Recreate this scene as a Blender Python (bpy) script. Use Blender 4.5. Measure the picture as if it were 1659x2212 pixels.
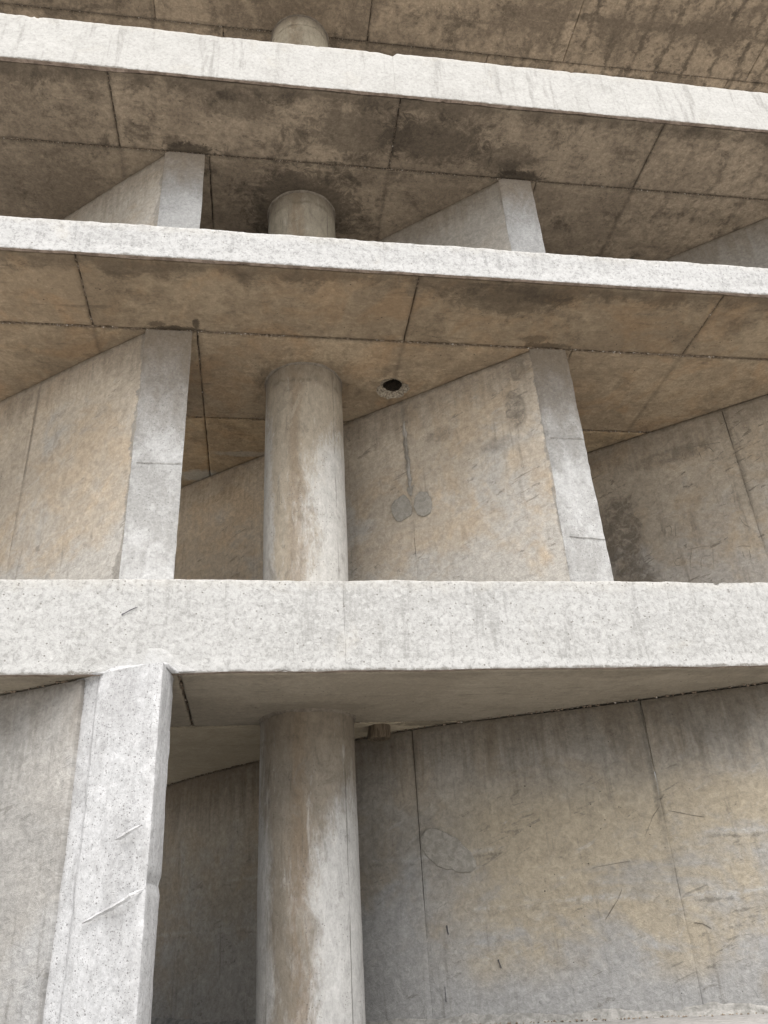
import bpy, bmesh, math, random
import numpy as np
for _o in list(bpy.data.objects):
    bpy.data.objects.remove(_o)
SC = bpy.context.scene
COL = SC.collection
H = 1.6                       # eye height above the ground; all building levels below are measured from the eye
rng = random.Random(7)

# ------------------------------------------------------------------ camera, sky, sun, exposure
def make_camera():
    from mathutils import Matrix
    pitch, yaw, roll = 0.4925, 0.1701, -0.0637
    c, s = math.cos, math.sin
    fwd = np.array([s(yaw)*c(pitch), c(yaw)*c(pitch), s(pitch)])
    right = np.array([c(yaw), -s(yaw), 0.0])
    up = np.cross(right, fwd)
    R = c(roll)*right + s(roll)*up
    U = -s(roll)*right + c(roll)*up
    cam = bpy.data.cameras.new('camera')
    cam.sensor_fit = 'HORIZONTAL'
    cam.sensor_width = 36.0
    cam.lens = 1738.47/1659.0*36.0
    cam.clip_start = 0.05
    cam.clip_end = 3000.0
    o = bpy.data.objects.new('camera', cam)
    COL.objects.link(o)
    M = Matrix(((R[0], U[0], -fwd[0], 0.0), (R[1], U[1], -fwd[1], -6.0), (R[2], U[2], -fwd[2], H), (0, 0, 0, 1)))
    o.matrix_world = M
    SC.camera = o
make_camera()

SUN_EL, SUN_AZ = math.radians(66), math.radians(174)     # azimuth clockwise from +Y: the light comes from in front of the facade
W = bpy.data.worlds.new("World")
SC.world = W
W.use_nodes = True
wn = W.node_tree.nodes
sky = wn.new('ShaderNodeTexSky')
sky.sky_type = 'NISHITA'
sky.sun_disc = False
sky.sun_elevation = SUN_EL
sky.sun_rotation = SUN_AZ
sky.air_density = 1.0
sky.dust_density = 4.0
sky.ozone_density = 1.0
whiten = wn.new('ShaderNodeHueSaturation')               # thin overcast: the blue is mostly washed out
whiten.inputs['Saturation'].default_value = 0.34
W.node_tree.links.new(sky.outputs[0], whiten.inputs['Color'])
W.node_tree.links.new(whiten.outputs[0], wn['Background'].inputs[0])
wn['Background'].inputs[1].default_value = 0.05
sl = bpy.data.lights.new('sun', 'SUN')
sl.energy = 1.5
sl.angle = math.radians(75)
sl.color = (1.0, 0.97, 0.93)
so = bpy.data.objects.new('sun', sl)
COL.objects.link(so)
so.rotation_euler = (math.pi/2 - SUN_EL, 0, math.pi - SUN_AZ + math.pi)
from mathutils import Vector
_d = Vector((math.sin(SUN_AZ)*math.cos(SUN_EL), math.cos(SUN_AZ)*math.cos(SUN_EL), math.sin(SUN_EL)))
so.rotation_euler = _d.to_track_quat('Z', 'Y').to_euler()
vs = SC.view_settings
SC.display_settings.display_device = 'sRGB'
vs.view_transform = 'Standard'
vs.look = 'None'
vs.exposure = 2.05
vs.gamma = 1.0
vs.use_curve_mapping = False
SC.cycles.max_bounces = 8
SC.cycles.diffuse_bounces = 6
SCR3=[[[4.426,1.422,3.898],[4.408,1.437,3.778]],[[4.442,1.41,3.906],[4.471,1.387,3.914],[4.479,1.381,3.864],[4.458,1.397,3.785]],[[4.52,1.348,3.929],[4.495,1.368,3.758]],[[4.39,1.451,3.878],[4.41,1.435,3.884]],[[4.492,1.371,3.51],[4.456,1.399,3.51],[4.434,1.417,3.473],[4.443,1.409,3.437],[4.476,1.383,3.419]],[[4.597,1.287,3.568],[4.568,1.31,3.482],[4.545,1.328,3.369]],[[4.545,1.328,3.369],[4.578,1.302,3.37],[4.598,1.286,3.357]],[[4.568,1.31,3.482],[4.551,1.324,3.463]],[[4.634,1.258,3.338],[4.641,1.252,3.411],[4.66,1.237,3.455],[4.697,1.207,3.467],[4.729,1.182,3.449]],[[4.76,1.157,3.546],[4.737,1.176,3.376],[4.728,1.183,3.304]],[[4.567,1.311,3.579],[4.656,1.24,3.579],[4.749,1.166,3.557]],[[4.973,0.989,3.422],[4.972,0.989,3.335]],[[5.026,0.947,3.415],[5.017,0.954,3.288]],[[4.935,1.019,3.468],[4.982,0.981,3.469],[5.044,0.932,3.442]],[[4.722,1.188,4.805],[4.858,1.08,4.776],[4.992,0.974,4.748],[5.048,0.929,4.731]],[[4.811,1.118,4.748],[4.808,1.12,4.655]],[[4.86,1.079,4.71],[4.867,1.073,4.599]],[[4.918,1.033,4.697],[4.94,1.015,4.715],[4.957,1.002,4.707],[4.98,0.983,4.638]],[[5.024,0.949,3.806],[5.035,0.939,3.736],[5.052,0.926,3.691],[5.079,0.905,3.655]],[[4.258,1.556,3.483],[4.248,1.563,3.435]],[[4.731,1.181,4.75],[4.714,1.194,4.685]]]
SCRL=[[[3.169,0.253,0.797],[3.253,0.21,0.768],[3.321,0.177,0.745],[3.402,0.137,0.723]],[[3.121,0.276,0.835],[3.066,0.304,0.773],[3.018,0.329,0.69],[2.981,0.348,0.627]],[[3.167,0.253,0.922],[3.133,0.27,0.878]],[[3.313,0.181,1.069],[3.257,0.208,1.01],[3.207,0.233,0.959]],[[3.491,0.093,1.273],[3.438,0.119,1.229],[3.379,0.148,1.14]],[[3.849,-0.081,1.109],[3.802,-0.057,1.058],[3.725,-0.019,0.935]],[[3.505,0.087,0.71],[3.444,0.116,0.654],[3.334,0.17,0.534]],[[2.559,0.549,0.416],[2.607,0.526,0.439],[2.714,0.477,0.449],[2.849,0.413,0.461]],[[2.937,0.369,0.468],[2.982,0.347,0.476],[3.019,0.328,0.442],[3.035,0.32,0.395]],[[2.765,0.453,0.274],[2.724,0.473,0.203],[2.614,0.523,0.07]],[[2.813,0.43,0.947],[2.802,0.435,0.797]],[[2.824,0.425,0.855],[2.824,0.425,0.79]],[[3.179,0.247,0.018],[3.237,0.218,0.004],[3.284,0.195,-0.031]],[[2.945,0.366,0.009],[2.904,0.385,-0.021]],[[3.351,0.162,0.45],[3.351,0.162,0.382]]]
OVAL=[[1.361,1.118,0.774],[1.41,1.088,0.842],[1.523,1.024,0.811],[1.657,0.955,0.726],[1.756,0.907,0.576],[1.739,0.915,0.491],[1.633,0.967,0.466],[1.5,1.037,0.529],[1.409,1.089,0.59],[1.363,1.117,0.684]]
SLIV=[[[1.502,1.036,0.107],[1.507,1.033,0.042]],[[1.843,0.866,-0.149],[1.859,0.858,-0.207]],[[1.455,1.062,-0.311],[1.455,1.063,-0.413]]]
P1=[[1.286,1.058,3.911],[1.32,1.031,3.963],[1.41,0.96,3.991],[1.452,0.927,3.92],[1.471,0.911,3.834],[1.46,0.92,3.736],[1.397,0.97,3.698],[1.346,1.01,3.699],[1.29,1.055,3.792]]
P2=[[1.552,0.847,3.982],[1.614,0.798,3.929],[1.644,0.774,3.865],[1.646,0.773,3.762],[1.621,0.792,3.696],[1.566,0.836,3.675],[1.51,0.88,3.729],[1.486,0.899,3.828],[1.513,0.878,3.921]]
SMEAR=[[1.442,0.934,4.875],[1.488,0.897,4.837],[1.48,0.904,4.613],[1.488,0.898,4.331],[1.485,0.9,4.13],[1.512,0.879,4.065],[1.49,0.896,4.035],[1.479,0.905,3.948],[1.464,0.917,3.954],[1.434,0.941,4.046],[1.429,0.945,4.128],[1.456,0.923,4.156],[1.458,0.922,4.345],[1.435,0.939,4.494],[1.431,0.943,4.779]]
# ------------------------------------------------------------------ numpy noise
def _h(ix, iy, iz, seed):
    n = (ix*374761393 + iy*668265263 + iz*2147483647 + seed*1274126177) & 0xffffffff
    n = ((n ^ (n >> 13)) * 1274126177) & 0xffffffff
    n = ((n ^ (n >> 16)) * 2246822519) & 0xffffffff
    return ((n ^ (n >> 15)) & 0xffff)/32767.5 - 1.0
def vnoise(P, scale=1.0, seed=0):
    q = np.asarray(P, float)*scale + 1000.37
    i = np.floor(q).astype(np.int64)
    f = q - i
    f = f*f*(3 - 2*f)
    r = 0
    for dx in (0, 1):
        wx = f[:, 0] if dx else 1 - f[:, 0]
        for dy in (0, 1):
            wy = f[:, 1] if dy else 1 - f[:, 1]
            for dz in (0, 1):
                wz = f[:, 2] if dz else 1 - f[:, 2]
                r = r + wx*wy*wz*_h(i[:, 0]+dx, i[:, 1]+dy, i[:, 2]+dz, seed)
    return r
def fbm(P, scale=1.0, octv=3, seed=0):
    r, a = 0, 1.0
    for k in range(octv):
        r = r + a*vnoise(P, scale*2**k, seed + k)
        a *= 0.5
    return r

# ------------------------------------------------------------------ objects
def thing(name, label, cat, loc, group=None):
    o = bpy.data.objects.new(name, None)
    COL.objects.link(o)
    o.location = (loc[0], loc[1], loc[2] + H)
    o.empty_display_size = 0.2
    o['label'] = label
    o['category'] = cat
    o['kind'] = 'thing'
    if group:
        o['group'] = group
    return o
def tag(o, label, cat, group=None):
    o['label'] = label
    o['category'] = cat
    if group:
        o['group'] = group
    return o
def build(name, V, F, mats, parent=None, smooth=False, midx=None, label=None, stuff=False, recalc=True):
    V = np.asarray(V, float).copy()
    base = np.zeros(3)
    if parent is not None:
        r = parent
        while r is not None:
            base += np.array(r.location)
            r = r.parent
    V[:, 2] += H
    V = V - base
    me = bpy.data.meshes.new(name)
    me.from_pydata(V.tolist(), [], [tuple(int(i) for i in f) for f in F])
    if not isinstance(mats, (list, tuple)):
        mats = [mats]
    for m in mats:
        me.materials.append(m)
    if midx is not None:
        me.polygons.foreach_set('material_index', np.asarray(midx, dtype=np.int32))
    if recalc:
        bm = bmesh.new()
        bm.from_mesh(me)
        bmesh.ops.recalc_face_normals(bm, faces=bm.faces)
        bm.to_mesh(me)
        bm.free()
    me.polygons.foreach_set('use_smooth', np.full(len(me.polygons), smooth, dtype=bool))
    me.update()
    if smooth and recalc:
        me.set_sharp_from_angle(angle=math.radians(24))
    o = bpy.data.objects.new(name, me)
    COL.objects.link(o)
    if parent is not None:
        o.parent = parent
    if label:
        o['label'] = label
    if stuff:
        o['kind'] = 'stuff'
    return o

def section(corners, steps, bev):
    """closed outline with bevelled corners; steps: max spacing per edge; bev: bevel per corner.
    returns points, corner weight, edge id"""
    n = len(corners)
    C = [np.array(c, float) for c in corners]
    P, wgt, eid = [], [], []
    for i in range(n):
        a, b = C[i], C[(i+1) % n]
        d = (b - a)/np.linalg.norm(b - a)
        L = np.linalg.norm(b - a)
        s0, s1 = bev[i], L - bev[(i+1) % n]
        # bevel midpoint of corner i
        p = C[i-1]
        dp = (a - p)/np.linalg.norm(a - p)
        if bev[i] > 0:
            mid = a + (d - dp)*bev[i]*0.30
            P.append(mid); wgt.append(1.0); eid.append(i)
        k = max(1, int(math.ceil((s1 - s0)/steps[i])))
        for j in range(k + (1 if bev[(i+1) % n] > 0 else 0)):
            t = s0 + (s1 - s0)*j/k
            P.append(a + d*t)
            wgt.append(1.0 if (j == 0 or j == k) else max(0.0, 1 - min(t - s0, s1 - t)/0.05)*0.7)
            eid.append(i)
    return np.array(P), np.array(wgt), np.array(eid)

def loft(name, corners, steps, bev, ts, mapf, mats, parent=None, disp=None, edge_mat=None, smooth=True, stuff=False, label=None, chip=0.0, endw=0.0, seed=0):
    sec, w, eid = section(corners, steps, bev)
    ns, nt = len(sec), len(ts)
    prv, nxt = np.roll(sec, 1, 0), np.roll(sec, -1, 0)
    tg = nxt - prv
    nr = np.stack([tg[:, 1], -tg[:, 0]], 1)
    nr /= np.maximum(np.linalg.norm(nr, axis=1, keepdims=True), 1e-9)
    ar = np.sum(sec[:, 0]*nxt[:, 1] - nxt[:, 0]*sec[:, 1])
    if ar < 0:
        nr = -nr
    T = np.repeat(np.asarray(ts, float), ns)
    S = np.tile(sec, (nt, 1))
    N = np.tile(nr, (nt, 1))
    Wt = np.tile(w, nt)
    P = mapf(S[:, 0], S[:, 1], T)
    d = np.zeros(len(P))
    if disp:
        d = disp(P, Wt)
    if chip:
        a = fbm(P, 9.0, 4, seed + 31)
        b = np.maximum(0, fbm(P, 3.3, 3, seed + 57) - 0.45)
        d = d - Wt*chip*(0.18*np.abs(a) + 1.9*b*np.abs(fbm(P, 14, 2, seed+3)))
    S2 = S + N*d[:, None]
    P = mapf(S2[:, 0], S2[:, 1], T)
    F, mi = [], []
    for i in range(nt - 1):
        for j in range(ns):
            k = (j + 1) % ns
            F.append((i*ns + j, i*ns + k, (i+1)*ns + k, (i+1)*ns + j))
            mi.append(edge_mat[eid[j]] if edge_mat else 0)
    F.append(tuple(range(ns - 1, -1, -1)))
    F.append(tuple((nt-1)*ns + j for j in range(ns)))
    mi += [0, 0]
    return build(name, P, F, mats, parent, smooth, mi, label, stuff)

def box(name, x0, x1, y0, y1, z0, z1, mat, parent=None, **k):
    V = [(x0,y0,z0),(x1,y0,z0),(x1,y1,z0),(x0,y1,z0),(x0,y0,z1),(x1,y0,z1),(x1,y1,z1),(x0,y1,z1)]
    F = [(3,2,1,0),(4,5,6,7),(0,1,5,4),(1,2,6,5),(2,3,7,6),(3,0,4,7)]
    return build(name, V, F, mat, parent, **k)

def strip(name, lines, normal, width, height, mat, parent, seed=0, step=0.02, taper=True, stuff=False, lift=0.0):
    """raised bead (triangular, uneven) along polylines lying on a surface with the given outward normal"""
    V, F = [], []
    nvec = np.asarray(normal, float)
    for li, L in enumerate(lines):
        L = [np.array(q, float) for q in L]
        if len(L) < 2:
            continue
        pts = []
        for a, b in zip(L[:-1], L[1:]):
            k = max(1, int(np.linalg.norm(b - a)/step))
            pts += [a + (b - a)*j/k for j in range(k)]
        pts.append(L[-1])
        pts = np.array(pts)
        n = len(pts)
        tg = np.gradient(pts, axis=0)
        tg /= np.linalg.norm(tg, axis=1, keepdims=True)
        sd = np.cross(tg, nvec)
        sd /= np.linalg.norm(sd, axis=1, keepdims=True)
        u = np.linspace(0, 1, n)
        w = width*(1 + 0.5*vnoise(pts, 30, seed + li))
        if taper:
            w = w*np.minimum(1, np.minimum(u, 1 - u)*6 + 0.15)
        off = 0.25*width*vnoise(pts, 18, seed + 9 + li)
        h = height*(1 + 0.6*vnoise(pts, 40, seed + 5 + li))
        b0 = len(V)
        for i in range(n):
            c = pts[i] + sd[i]*off[i] + nvec*lift
            V += [c - sd[i]*w[i]/2 - nvec*0.004, c + nvec*h[i], c + sd[i]*w[i]/2 - nvec*0.004]
        for i in range(n - 1):
            a = b0 + 3*i
            F += [(a, a+1, a+4, a+3), (a+1, a+2, a+5, a+4), (a+2, a, a+3, a+5)]
        F += [(b0, b0+2, b0+1), (b0+3*n-3, b0+3*n-2, b0+3*n-1)]
    return build(name, V, F, mat, parent, stuff=stuff, smooth=False)

def blob(name, outline, normal, thick, mat, parent, seed=0, label=None):
    """thin trowelled patch with an uneven outline"""
    O = np.array(outline, float)
    O2 = []
    for a, b in zip(O, np.roll(O, -1, 0)):
        L = np.linalg.norm(b - a)
        k = max(2, int(L/0.012))
        O2 += [a + (b - a)*j/k for j in range(k)]
    O2 = np.array(O2)
    for _ in range(3):
        O2 = (np.roll(O2, 1, 0) + 2*O2 + np.roll(O2, -1, 0))/4
    c = O2.mean(0)
    O2 = O2 + (O2 - c)*(0.11*fbm(O2, 11, 4, seed))[:, None]
    n = len(O2)
    nv = np.asarray(normal, float)
    V, F = [], []
    rings = [(1.0, -0.004), (0.99, thick*0.5), (0.95, thick), (0.8, thick*1.1), (0.55, thick), (0.3, thick*1.15)]
    for f, h in rings:
        R = c + (O2 - c)*f
        hh = h + (thick*0.45*fbm(R, 22, 3, seed + 4) if h > 0 else 0)
        V.append(R + np.outer(np.ones(n)*hh, nv))
    V = np.concatenate(V + [(c + nv*thick)[None]])
    for r in range(len(rings) - 1):
        for j in range(n):
            k = (j + 1) % n
            F.append((r*n+j, r*n+k, (r+1)*n+k, (r+1)*n+j))
    m = (len(rings) - 1)*n
    for j in range(n):
        F.append((m + j, m + (j+1) % n, len(V) - 1))
    return build(name, V, F, mat, parent, smooth=True, label=label)

def grit(name, lines, spread, size, count_per_m, mats, parent, seed=0, zoff=0.0):
    """small broken lumps along joints: one mesh"""
    r = random.Random(seed)
    V, F, mi = [], [], []
    for L in lines:
        a, b = np.array(L[0], float), np.array(L[1], float)
        ln = np.linalg.norm(b - a)
        d = (b - a)/ln
        sd = np.cross(d, (0, 0, 1.0))
        for _ in range(int(ln*count_per_m)):
            t = r.random()*ln
            if vnoise(np.array([a + d*t]), 1.3, seed)[0] < r.uniform(-0.9, 0.35):
                continue
            c = a + d*t + sd*r.gauss(0, spread) + np.array([0, 0, zoff])
            s = size*r.uniform(0.4, 1.5)
            b0 = len(V)
            for q in ((1,0,0),(-1,0,0),(0,1,0),(0,-1,0),(0,0,1),(0,0,-1)):
                V.append(c + np.array(q)*s*np.array([r.uniform(.6,1.2), r.uniform(.6,1.2), r.uniform(.5,.9)]))
            m = 1 if r.random() < 0.08 else 0
            for f in ((0,2,4),(2,1,4),(1,3,4),(3,0,4),(2,0,5),(1,2,5),(3,1,5),(0,3,5)):
                F.append(tuple(b0 + i for i in f)); mi.append(m)
    if not V:
        return None
    return build(name, V, F, mats, parent, midx=mi, stuff=True)

# ------------------------------------------------------------------ shader helper
class G:
    def __init__(self, name, rough=0.92, spec=0.25):
        self.m = bpy.data.materials.new(name)
        self.m.use_nodes = True
        self.t = self.m.node_tree
        self.t.nodes.clear()
        self.out = self.t.nodes.new('ShaderNodeOutputMaterial')
        self.b = self.t.nodes.new('ShaderNodeBsdfPrincipled')
        self.b.inputs['Roughness'].default_value = rough
        self.b.inputs['Specular IOR Level'].default_value = spec
        self.t.links.new(self.b.outputs[0], self.out.inputs[0])
        g = self.t.nodes.new('ShaderNodeNewGeometry')
        v = self.t.nodes.new('ShaderNodeVectorMath')
        v.operation = 'SUBTRACT'
        self.t.links.new(g.outputs['Position'], v.inputs[0])
        v.inputs[1].default_value = (0, 0, H)
        self.P = v.outputs[0]
        s = self.t.nodes.new('ShaderNodeSeparateXYZ')
        self.t.links.new(self.P, s.inputs[0])
        self.x, self.y, self.z = s.outputs
    def put(self, sock, v):
        if isinstance(v, bpy.types.NodeSocket):
            self.t.links.new(v, sock)
        elif isinstance(v, (tuple, list)) and sock.type == 'RGBA' and len(v) == 3:
            sock.default_value = (*v, 1)
        else:
            sock.default_value = v
    def math(self, op, a, b=0.0, c=None, clamp=False):
        n = self.t.nodes.new('ShaderNodeMath')
        n.operation = op
        n.use_clamp = clamp
        self.put(n.inputs[0], a); self.put(n.inputs[1], b)
        if c is not None:
            self.put(n.inputs[2], c)
        return n.outputs[0]
    def add(self, a, b): return self.math('ADD', a, b)
    def sub(self, a, b): return self.math('SUBTRACT', a, b)
    def mul(self, a, b): return self.math('MULTIPLY', a, b)
    def mx(self, a, b): return self.math('MAXIMUM', a, b)
    def mn(self, a, b): return self.math('MINIMUM', a, b)
    def inv(self, a): return self.math('SUBTRACT', 1.0, a)
    def sm(self, v, a, b, lo=0.0, hi=1.0):
        n = self.t.nodes.new('ShaderNodeMapRange')
        n.interpolation_type = 'SMOOTHSTEP'
        self.put(n.inputs[0], v)
        n.inputs[1].default_value = a; n.inputs[2].default_value = b
        n.inputs[3].default_value = lo; n.inputs[4].default_value = hi
        return n.outputs[0]
    def lin(self, v, a, b, lo=0.0, hi=1.0):
        o = self.sm(v, a, b, lo, hi)
        o.node.interpolation_type = 'LINEAR'
        return o
    def vec(self, x, y, z):
        n = self.t.nodes.new('ShaderNodeCombineXYZ')
        for i, v in enumerate((x, y, z)):
            self.put(n.inputs[i], v)
        return n.outputs[0]
    def scale(self, v, s, off=(0, 0, 0)):
        n = self.t.nodes.new('ShaderNodeVectorMath')
        n.operation = 'MULTIPLY_ADD'
        self.put(n.inputs[0], v)
        n.inputs[1].default_value = s; n.inputs[2].default_value = off
        return n.outputs[0]
    def dot(self, v, d):
        n = self.t.nodes.new('ShaderNodeVectorMath')
        n.operation = 'DOT_PRODUCT'
        self.put(n.inputs[0], v); n.inputs[1].default_value = d
        return n.outputs['Value']
    def noise(self, s, det=6, rough=0.6, dist=0.0, vec=None, st=(1, 1, 1), off=(0, 0, 0), col=False):
        v = self.P if vec is None else vec
        if st != (1, 1, 1) or off != (0, 0, 0):
            v = self.scale(v, st, off)
        n = self.t.nodes.new('ShaderNodeTexNoise')
        self.t.links.new(v, n.inputs['Vector'])
        n.inputs['Scale'].default_value = s
        n.inputs['Detail'].default_value = det
        n.inputs['Roughness'].default_value = rough
        n.inputs['Distortion'].default_value = dist
        return n.outputs[1 if col else 0]
    def voro(self, s, vec=None, feature='F1', rand=1.0):
        n = self.t.nodes.new('ShaderNodeTexVoronoi')
        n.feature = feature
        self.t.links.new(self.P if vec is None else vec, n.inputs['Vector'])
        n.inputs['Scale'].default_value = s
        n.inputs['Randomness'].default_value = rand
        return n
    def mix(self, a, b, f, mode='MIX'):
        n = self.t.nodes.new('ShaderNodeMix')
        n.data_type = 'RGBA'
        n.blend_type = mode
        n.clamp_factor = True
        self.put(n.inputs[0], f)
        self.put(n.inputs[6], a); self.put(n.inputs[7], b)
        return n.outputs[2]
    def grey(self, v):
        n = self.t.nodes.new('ShaderNodeCombineColor')
        for i in range(3):
            self.t.links.new(v, n.inputs[i])
        return n.outputs[0]
    def tint(self, c, v):            # multiply a colour by a grey value
        return self.mix(c, self.grey(v), 1.0, 'MULTIPLY')
    def pits(self, s, r, keep, vec=None):
        """round pits: scale, radius (0..0.5 of a cell), share of cells kept -> mask 0..1"""
        n = self.voro(s, vec)
        sp = self.t.nodes.new('ShaderNodeSeparateColor')
        self.t.links.new(n.outputs['Color'], sp.inputs[0])
        k = self.math('LESS_THAN', sp.outputs[0], keep)
        rad = self.mul(sp.outputs[1], r)
        d = self.math('DIVIDE', n.outputs['Distance'], self.mx(rad, 0.001))
        return self.mul(self.sm(d, 0.75, 1.1, 1.0, 0.0), k)
    def spot(self, c, r, n=None, amt=0.5, flat=None):
        """soft-edged blot round c with radii r, edge broken by a noise socket"""
        v = self.scale(self.P, tuple(1/q for q in r), tuple(-a/q for a, q in zip(c, r)))
        l = self.t.nodes.new('ShaderNodeVectorMath')
        l.operation = 'LENGTH'
        self.t.links.new(v, l.inputs[0])
        d = l.outputs['Value']
        if n is not None:
            d = self.add(d, self.mul(self.sub(n, 0.5), amt*2))
        return self.sm(d, 0.55, 1.0, 1.0, 0.0)
    def done(self, col, height=None, strength=0.5, dist=0.01):
        self.put(self.b.inputs['Base Color'], col)
        if height is not None:
            n = self.t.nodes.new('ShaderNodeBump')
            n.inputs['Strength'].default_value = strength
            n.inputs['Distance'].default_value = dist
            self.t.links.new(height, n.inputs['Height'])
            self.t.links.new(n.outputs[0], self.b.inputs['Normal'])
        return self.m

# ------------------------------------------------------------------ levels and plan (metres from the eye)
Z0B, Z0T = 11.052, 11.80
Z1B, Z1T, Y1 = 7.632, 8.327, -0.904
Z2B, Z2T, Y2 = 5.152, 5.515, -0.918
Z3B, Z3T, Y3 = 1.684, 2.371, -0.591
ZP = -0.565                   # top of the plinth
XA, XB, YE = -6.6, 9.6, 3.12
FD = np.array([-0.7835, 0.6213])      # run of the fin walls in plan
FN = np.array([-0.6213, -0.7835, 0.0])  # outward normal of their visible side
XC, YC, RC = 0.4004, 0.7635, 0.39

# ------------------------------------------------------------------ materials
def mat_fascia(name, zb, zt, grey, white, band, pit=1.0, seed=0.0, blotch=0.5, flake=1.0):
    g = G(name, 0.95, 0.15)
    o = (seed, seed*1.7, 0)
    big = g.noise(1.3, 5, .6, .4, st=(1, 1, 1.6), off=o)
    med = g.noise(5.5, 9, .68, .8, off=o)
    fine = g.noise(34, 6, .7, 0, off=o)
    brush = g.noise(17, 7, .72, 1.6, st=(1, 1, 1.3), off=o)
    drip = g.noise(7, 5, .6, .2, st=(1.6, 1, .16), off=o)
    f = g.sm(g.add(g.mul(big, .45), g.mul(med, .55)), blotch-.12, blotch+.14)
    c = g.mix(g.mix(grey, white, .45), white, f)
    c = g.mix(c, tuple(q*.99 for q in white), g.mul(g.sm(brush, .54, .66), .75))
    c = g.mix(c, tuple(q*.86 for q in grey), g.mul(g.sm(drip, .54, .68), .60))
    c = g.mix(c, (.41, .385, .335), g.mul(g.sm(g.noise(2.2, 6, .65, .5, off=(9+seed, 0, 3)), .58, .72), .35))
    # lime left along the lower edge, with a ragged upper border
    if band > 0:
        e = g.add(zb + band, g.mul(g.sub(g.noise(2.6, 6, .62, .3, off=o), .5), .20))
        bm = g.sm(g.sub(g.z, e), -.012, .012, 1.0, 0.0)
        c = g.mix(c, tuple(min(.86, q*1.06) for q in white), g.mul(bm, .8))
    # grey grime below the top edge
    te = g.sm(g.sub(g.z, g.add(zt - .09, g.mul(g.sub(med, .5), .25))), -.02, .09)
    c = g.mix(c, (.42, .40, .36), g.mul(te, .38))
    # rust-grey dirt and moss at the lower arris
    le = g.sm(g.sub(g.z, g.add(zb + .012, g.mul(g.sub(g.noise(9, 6, .7, .5, off=o), .52), .09))), -.005, .012, 1.0, 0.0)
    c = g.mix(c, (.10, .085, .065), g.mul(le, .7))
    fl = g.noise(30, 9, .82, .5, off=o)
    c = g.mix(c, tuple(q*.80 for q in grey), g.mul(g.sm(fl, .53, .56), .60*flake))
    c = g.mix(c, tuple(min(.8, q*1.10) for q in white), g.mul(g.sm(fl, .470, .42), .70*flake))
    c = g.tint(c, g.lin(fine, .3, .7, .86, 1.08))
    p1 = g.pits(24, .19*pit, .30)
    p2 = g.pits(70, .26*pit, .40)
    pm = g.mx(g.mul(p1, .8), g.mul(g.mul(p2, .5), g.sm(g.noise(2.0, 3, .5, 0, off=(4, 2, 0)), .42, .62)))
    c = g.mix(c, (.16, .15, .135), pm)
    h = g.sub(g.add(g.mul(med, .9), g.add(g.mul(brush, .5), g.mul(fine, .35))), g.mul(pm, .7))
    return g.done(c, h, .55, .012)

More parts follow.
